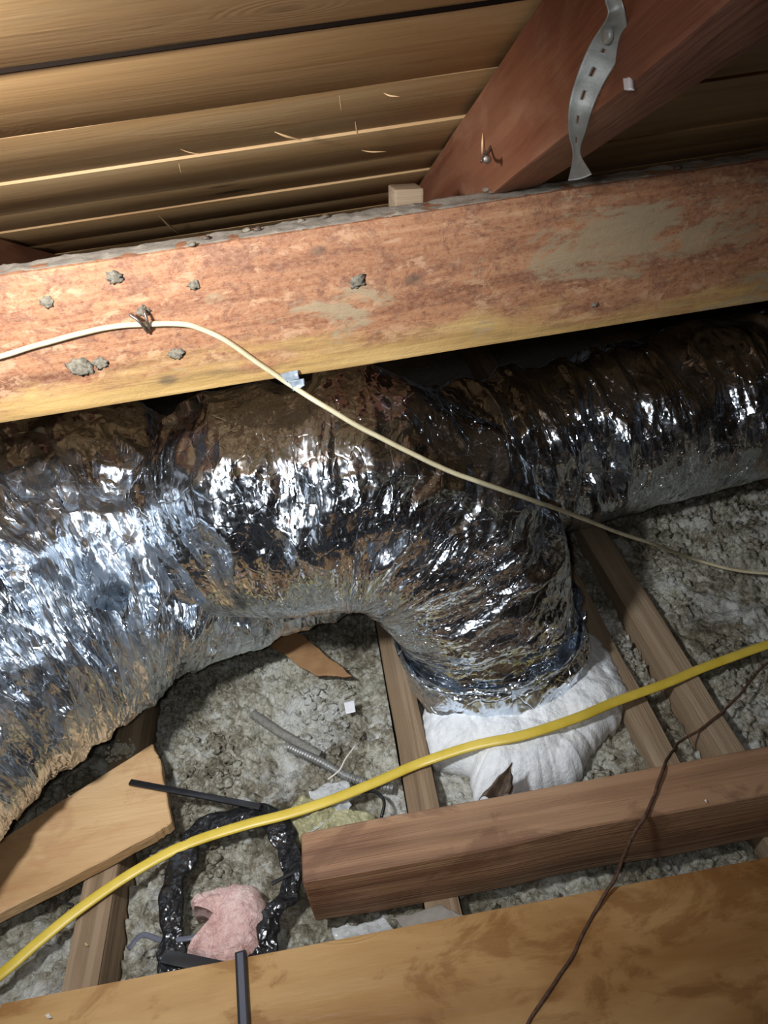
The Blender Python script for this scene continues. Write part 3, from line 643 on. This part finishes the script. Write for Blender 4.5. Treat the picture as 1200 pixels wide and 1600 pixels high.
# ------------------------------------------------------------------ conduit
o = sweep('flexible_conduit', [Z(*p) for p in ((452, 1168, .092), (500, 1190, .099), (540, 1212, .097), (580, 1226, .0915), (615, 1232, .086))], M['conduit'], .0056, .0056, 16, .0008, prof=lambda s: 1+.13*np.sin(s*2*math.pi/.0046)); tag(o, 'ribbed grey metal conduit poking from insulation beside the middle joist', 'conduit')
o = sweep('dusty_pipe', [Z(*p) for p in ((396, 1116, .087), (430, 1140, .091), (470, 1163, .0905), (500, 1180, .083))], M['dirtycond'], .0068, .006, 14, .002, wob=.0006, prof=lambda s: 1+.06*np.sin(s*2*math.pi/.0055)); tag(o, 'dust covered pipe half sunk in insulation, left of the ribbed conduit', 'pipe')
o = sweep('black_wire', [Z(*p) for p in ((560, 1238, .09), (585, 1237, .099), (600, 1252, .1), (596, 1278, .094))], M['blackp'], .0022, .0022, 8, .003); tag(o, 'short black wire looping behind the brown timber', 'wire')
o = sweep('grass_stalk', [Z(*p) for p in ((556, 1165, .104), (540, 1185, .106), (530, 1203, .104), (512, 1218, .098))], M['paper'], .0011, .0008, 6, .003, wob=.0006); tag(o, 'thin pale stalk crossing over the ribbed conduit', 'stalk')

# ------------------------------------------------------------------ sheets: film, cardboard, leaf, tape
def sheet(name, cs, mat, amp=.004, freq=40, seed=0, n=(34, 26), thick=.0006, jag=.002, curl=None):
    """cs: four corner points; a crumpled sheet spanning them"""
    c = [np.array(p) for p in cs]; U, W = np.meshgrid(np.linspace(0, 1, n[0]), np.linspace(0, 1, n[1]), indexing='ij'); U, W = U[..., None], W[..., None]
    V = c[0]*(1-U)*(1-W)+c[1]*U*(1-W)+c[2]*U*W+c[3]*(1-U)*W
    ed = 4*np.maximum(abs(U-.5), abs(W-.5))-1
    V = V+np.stack([fbm(V*90, 2, seed+5), fbm(V*90, 2, seed+6), V[..., 0]*0], -1)*jag*ed
    V[..., 2] += amp*ridged(V*freq, 3, seed)
    if curl: V = curl(V, U[..., 0], W[..., 0])
    me = pymesh(name, V.reshape(-1, 3), gridfaces(*n)); o = link(name, me, mat)
    md = o.modifiers.new('thickness', 'SOLIDIFY'); md.thickness = thick; md.offset = 0; return o
o = sheet('clear_film', [Z(484, 1238, .09), Z(545, 1216, .091), Z(548, 1258, .091), Z(478, 1312, .09)], M['film'], .006, 45, 2, jag=.006); tag(o, 'crumpled clear plastic film beside the ribbed conduit, under the yellow cable', 'film')
o = sheet('clear_film', [Z(520, 1452, .088), Z(600, 1438, .09), Z(625, 1466, .094), Z(528, 1482, .094)], M['film'], .004, 40, 4, jag=.005); tag(o, 'clear plastic film caught between the brown timber and bottom plank', 'film')
o = sheet('cardboard_scrap', [Z(392, 990, .089), Z(462, 984, .093), Z(550, 1058, .092), Z(492, 1056, .088)], M['card'], .0015, 12, 6, jag=.003, thick=.003); tag(o, 'brown cardboard scrap half buried just below the back duct', 'cardboard')
o = sheet('fibre_scrap', [Z(612, 1437, .087), Z(690, 1418, .090), Z(736, 1440, .0935), Z(640, 1458, .089)], M['greycard'], .003, 20, 8, jag=.004, thick=.002); tag(o, 'grey fibre scrap below the front face of the brown timber', 'scrap')
o = sheet('film_chip', [Z(537, 1098, .094), Z(553, 1094, .095), Z(556, 1112, .095), Z(541, 1116, .094)], M['white_cap'], .001, 60, 9, (10, 8), .0006, .001); tag(o, 'small pale plastic chip left of the middle joist', 'chip')
def leafcurl(V, U, W):
    wd = np.interp(U, [0, .2, .6, .85, 1], [.9, 1, .9, .35, .15]); m_ = V.mean(1, keepdims=True); V = m_+(V-m_)*wd[..., None]; V[..., 2] += .008*np.sin(W*9)*(1-U*.7)
    return V
o = sheet('dry_leaf', [Z(745, 1252, .112), Z(797, 1192, .150), Z(803, 1194, .150), Z(800, 1244, .118)], M['leaf'], .0015, 70, 11, (30, 18), .0006, .001, leafcurl); tag(o, 'curled dry brown leaf on the white fibreglass at the timber', 'leaf')
zf = BY-.002
o = sheet('duct_tape', [atY(438, 586, zf), atY(466, 577, zf), atY(468, 592, zf-.006), atY(446, 597, zf-.008)], M['tape'], .0006, 60, 13, (16, 12), .0005, .0015)
tp = o; tag(o, 'grey tape scrap holding the cream cable at the beam bottom edge', 'tape')
o2 = sheet('tape_tail', [atY(450, 596, zf-.009), atY(474, 592, zf-.009), atY(476, 603, zf-.012), atY(458, 612, zf-.012)], M['tape'], .001, 60, 14, (14, 10), .0005, .0015, None); o2.parent = tp

# ------------------------------------------------------------------ granules on the left joist
bm = bmesh.new(); g0 = np.array(Z(188, 1174, .092))
for i_ in range(150):
    r_ = abs(rng.normal(0, .015)); a_ = rng.uniform(0, 6.28); zz = .092+max(0, .009-.5*r_)*rng.uniform(0, 1)
    mt = Matrix.Translation((g0[0]+min(r_, .024)*math.cos(a_)*.85, g0[1]+r_*math.sin(a_)*.7, zz+.001))@Matrix.Rotation(rng.uniform(0, 6), 4, Vector(rng.normal(size=3)).normalized())
    bmesh.ops.create_icosphere(bm, subdivisions=1, radius=rng.uniform(.0018, .0036), matrix=mt@Matrix.Diagonal((1, rng.uniform(.6, 1), rng.uniform(.5, .9), 1)))
o = link('granule_heap', bm_mesh(bm, 'granule_heap'), M['granule'], smooth=False); tag(o, 'heap of off-white granules on the left joist behind the tan board', 'granules', None, 'stuff')

# ------------------------------------------------------------------ perforated strap on the rafter
sp = [atX(x, y, K-dx) for x, y, dx in ((950, -60, .012), (956, -10, .010), (963, 22, .008), (957, 55, .004), (940, 88, .007), (922, 125, .012), (908, 165, .016), (902, 205, .020), (901, 238, .024), (906, 276, .028))]
wid = [.5, .55, .55, 1, 1.25, 1.15, 1.0, .75, .3, .1]
c, s = catmull([tuple(p)+(q,) for p, q in zip(sp, [.0034, .0034, .004, .0075, .0085, .0076, .0066, .0045, .0016, .0062])], 260)
wv_ = c[:, 3]; c = c[:, :3]; T, _, _ = frames(c)
side = np.cross(T, (CC-c)/np.linalg.norm(CC-c, axis=1)[:, None]); side /= np.linalg.norm(side, axis=1)[:, None]
L_ = s[-1]; ns = 15; J = np.linspace(-1, 1, ns)
V = c[:, None]+side[:, None]*(wv_[:, None]*J[None])[..., None]+np.cross(T, side)[:, None]*(.0010*(1-J**2)[None, :, None])
F = gridfaces(260, ns); fi = F[:, 0]//ns; fj = F[:, 0] % ns; per = 24
hole = (fj == 7) & ((fi % per) < 9) & (fi > 100) & (fi < 215)
me = pymesh('strap_band', V.reshape(-1, 3), F[~hole]); strap = empty('perforated_strap', sp[3]); tag(strap, 'twisted perforated metal strap hanging from the red rafter', 'strap')
o = link('strap_band', me, M['galv'], strap); md = o.modifiers.new('thickness', 'SOLIDIFY'); md.thickness = .0009
def disc(name, loc, axis, r, h, mat, parent=None, seg=14):
    bm = bmesh.new(); bmesh.ops.create_cone(bm, cap_ends=True, segments=seg, radius1=r, radius2=r*.8, depth=h)
    bmesh.ops.bevel(bm, geom=[e for e in bm.edges if e.calc_length() < r*1.2 and abs(e.verts[0].co.z-e.verts[1].co.z) < 1e-6], offset=min(r, h)*.2, segments=1, affect='EDGES')
    bm.transform(Matrix.Translation(Vector(loc))@Vector(axis).to_track_quat('Z', 'Y').to_matrix().to_4x4())
    return link(name, bm_mesh(bm, name), mat, parent)
disc('nail_head', np.array(sp[3])-np.array([.003, 0, 0]), (-1, -.2, 0), .0045, .003, M['galv'], strap)

def nail(name, a, b_, r, label, mat='nail', head=True, bend=None):
    a, b_ = np.array(a), np.array(b_); e = empty(name, tuple(a)); tag(e, label, 'nail')
    pts = [a, (a+b_)/2+(np.array(bend) if bend is not None else 0), b_]
    sweep('nail_shank', [tuple(p) for p in pts], M[mat], r, r, 8, .002, parent=e)
    if head: disc('nail_head', b_, b_-(pts[1]), r*2.3, r*1.2, M[mat], e, 10)
    return e
nail('bent_nail', atX(768, 228, K+.002), atX(761, 249, K-.016), .0017, 'bent nail sticking from the red rafter face near the beam', bend=(-.004, 0, -.004))
nail('nail', atX(758, 236, K), atX(752, 253, K-.006), .0012, 'second nail crossed against the bent nail on the red rafter', head=False)
o = sheet('white_chip', [atX(977, 124, K-.004), atX(986, 123, K-.004), atX(987, 141, K-.006), atX(979, 142, K-.006)], M['white_cap'], .0006, 80, 15, (8, 8), .003, .0004); tag(o, 'small white chip stuck on the lower edge of the red rafter', 'chip')
o = disc('round_nail', np.array(atX(936, 190, K+.022)), (0, -.35, -1), .0022, .002, M['galv']); tag(o, 'round pale nail head on the underside of the red rafter', 'nail')
def splinter(name, a, b_, w_, mat, parent=None, label=None, cat='splinter'):
    a, b_ = np.array(a), np.array(b_)
    o = sweep(name, [tuple(a)+(.15,), tuple(a*.6+b_*.4+np.array([0, 0, -.001]))+(1.,), tuple(b_)+(.1,)], M[mat], w_, w_*.35, 6, .003, parent=parent)
    if label: tag(o, label, cat)
    elif parent is not None: pass
    return o
splinter('wood_splinter', atX(754, 208, K-.001), atX(753, 242, K-.003), .0011, 'wood_raw', None, 'bright upright wood splinter above the bent nail on the rafter')
def rp(x, y, dz=.006): return roofpt(x, y)-NR*dz
for (x, y, x2, y2, w_, lb_) in ((428, 199, 470, 202, .0034, 'pale wood splinter hanging under the third roof board'), (248, 333, 278, 356, .0022, 'grey wood splinter hanging low behind the beam at left'),
                              (564, 229, 602, 222, .0022, 'orange wood splinter beside the knot near the red rafter'), (598, 137, 622, 131, .0022, 'frayed wood splinter on the bright board edge left of the rafter'),
                              (554, 183, 557, 198, .0009, 'tiny upright pale splinter on the third roof board'), (529, 141, 531, 156, .0006, 'hair-thin splinter hanging from the bright board edge'),
                              (278, 249, 280, 256, .0006, 'tiny splinter tip on the second bright board edge'), (280, 226, 312, 224, .0012, 'low flat splinter beside the big knot on the third board')):
    splinter('wood_splinter', rp(x, y, .004), rp(x2, y2, .010), w_, 'wood_raw', None, lb_)
# toe block behind the beam
b0 = atY(632, 312, .80)
o = timber('wood_block', .03, .03, .05, M['joist'], (b0[0], b0[1], b0[2]-.012), (0, .1, .1), seed=44); tag(o, 'small grey wood block behind the beam left of the red rafter', 'block')
# staple over the cream cable
st0 = empty('cable_staple', atY(222, 500, BY)); tag(st0, 'rusty bent staple pinning the cream cable to the beam', 'staple')
sweep('staple_wire', [tuple(atY(224, 484, BY+.002)), tuple(atY(226, 488, BY-.008)), tuple(atY(231, 506, BY-.010)), tuple(atY(234, 517, BY-.002))], M['nail'], .0015, .0015, 8, .0015, parent=st0)
sweep('nail_shank', [tuple(atY(203, 491, BY-.009)), tuple(atY(218, 502, BY-.012)), tuple(atY(231, 519, BY-.004))], M['nail'], .0021, .0016, 8, .0015, parent=st0)
# raised knots and gouges on the beam face
for i_, (x, y, rx_) in enumerate(((225, 487, 9), (180, 433, 11), (303, 446, 8), (72, 472, 9), (560, 440, 11), (125, 575, 17), (158, 568, 11), (275, 553, 10), (930, 476, 5))):
    c0 = atY(x, y, BY-.0006); r_ = rx_*.52e-3
    bm = bmesh.new(); bmesh.ops.create_icosphere(bm, subdivisions=3, radius=1)
    for v in bm.verts:
        p = np.array(v.co); k_ = 1+.8*float(fbm(p*3+i_*3, 3, 5)); v.co = Vector((c0[0]-big.location.x+p[0]*r_*1.25*k_, c0[1]+p[1]*.0012*k_, c0[2]+p[2]*r_*k_))
    me = bm_mesh(bm, 'beam_knot'); o = link('beam_knot', me, M['knot'] if 'knot' in M else M['leaf'], big)
# crumbs on the dusty beam top, chips on plank and joist
cr = [(300, 382), (322, 372), (385, 360), (402, 358), (470, 345), (510, 338), (760, 296), (770, 300), (905, 278), (1060, 262)]
for i_, (x, y) in enumerate(cr):
    p = atz(x, y, bz1+.002); bm = bmesh.new(); bmesh.ops.create_icosphere(bm, subdivisions=2, radius=1)
    for v in bm.verts:
        q = np.array(v.co); k_ = 1+.5*float(fbm(q*2+i_, 3, 9)); v.co = Vector((q[0]*.004*k_, q[1]*.003*k_, q[2]*.0022*k_))
    me = bm_mesh(bm, 'debris_crumb'); o = link('debris_crumb', me, M['leaf'] if i_ % 2 else M['knot']); o.location = tuple(p)
    tag(o, 'dark crumb on the dusty beam top, '+('leftmost of the crumbs', 'second crumb from the left', 'third from the left', 'fourth from the left', 'fifth from the left', 'last crumb before the wood block',
        'left at the rafter foot', 'right at the rafter foot', 'beneath the hanging metal strap', 'rightmost of the crumbs')[i_], 'crumb', 'dark crumbs on the beam top')
for nm, x, y, z_, sz, lb_, mt in (('paint_chip', 76, 1587, .1105, .0045, 'white chip on the left end of the bottom plank', 'paper'), ('wood_chip', 135, 1475, .0925, .0028, 'pale wood chip on the left joist below the yellow cable', 'wood_raw'),
                                  ('paint_chip', 1103, 1251, .1822, .0018, 'tiny white chip on top of the brown timber at right', 'white_cap'), ('wood_chip', 108, 1243, .1135, .0028, 'curled pale shaving on the loose tan board', 'paper')):
    o = sheet(nm, [Z(x-sz*1200, y, z_), Z(x, y-sz*900, z_+.001), Z(x+sz*1100, y+3, z_+.002), Z(x, y+sz*1000, z_)], M[mt], .0008, 200, 31, (8, 8), .0006, .0006); tag(o, lb_, 'chip')
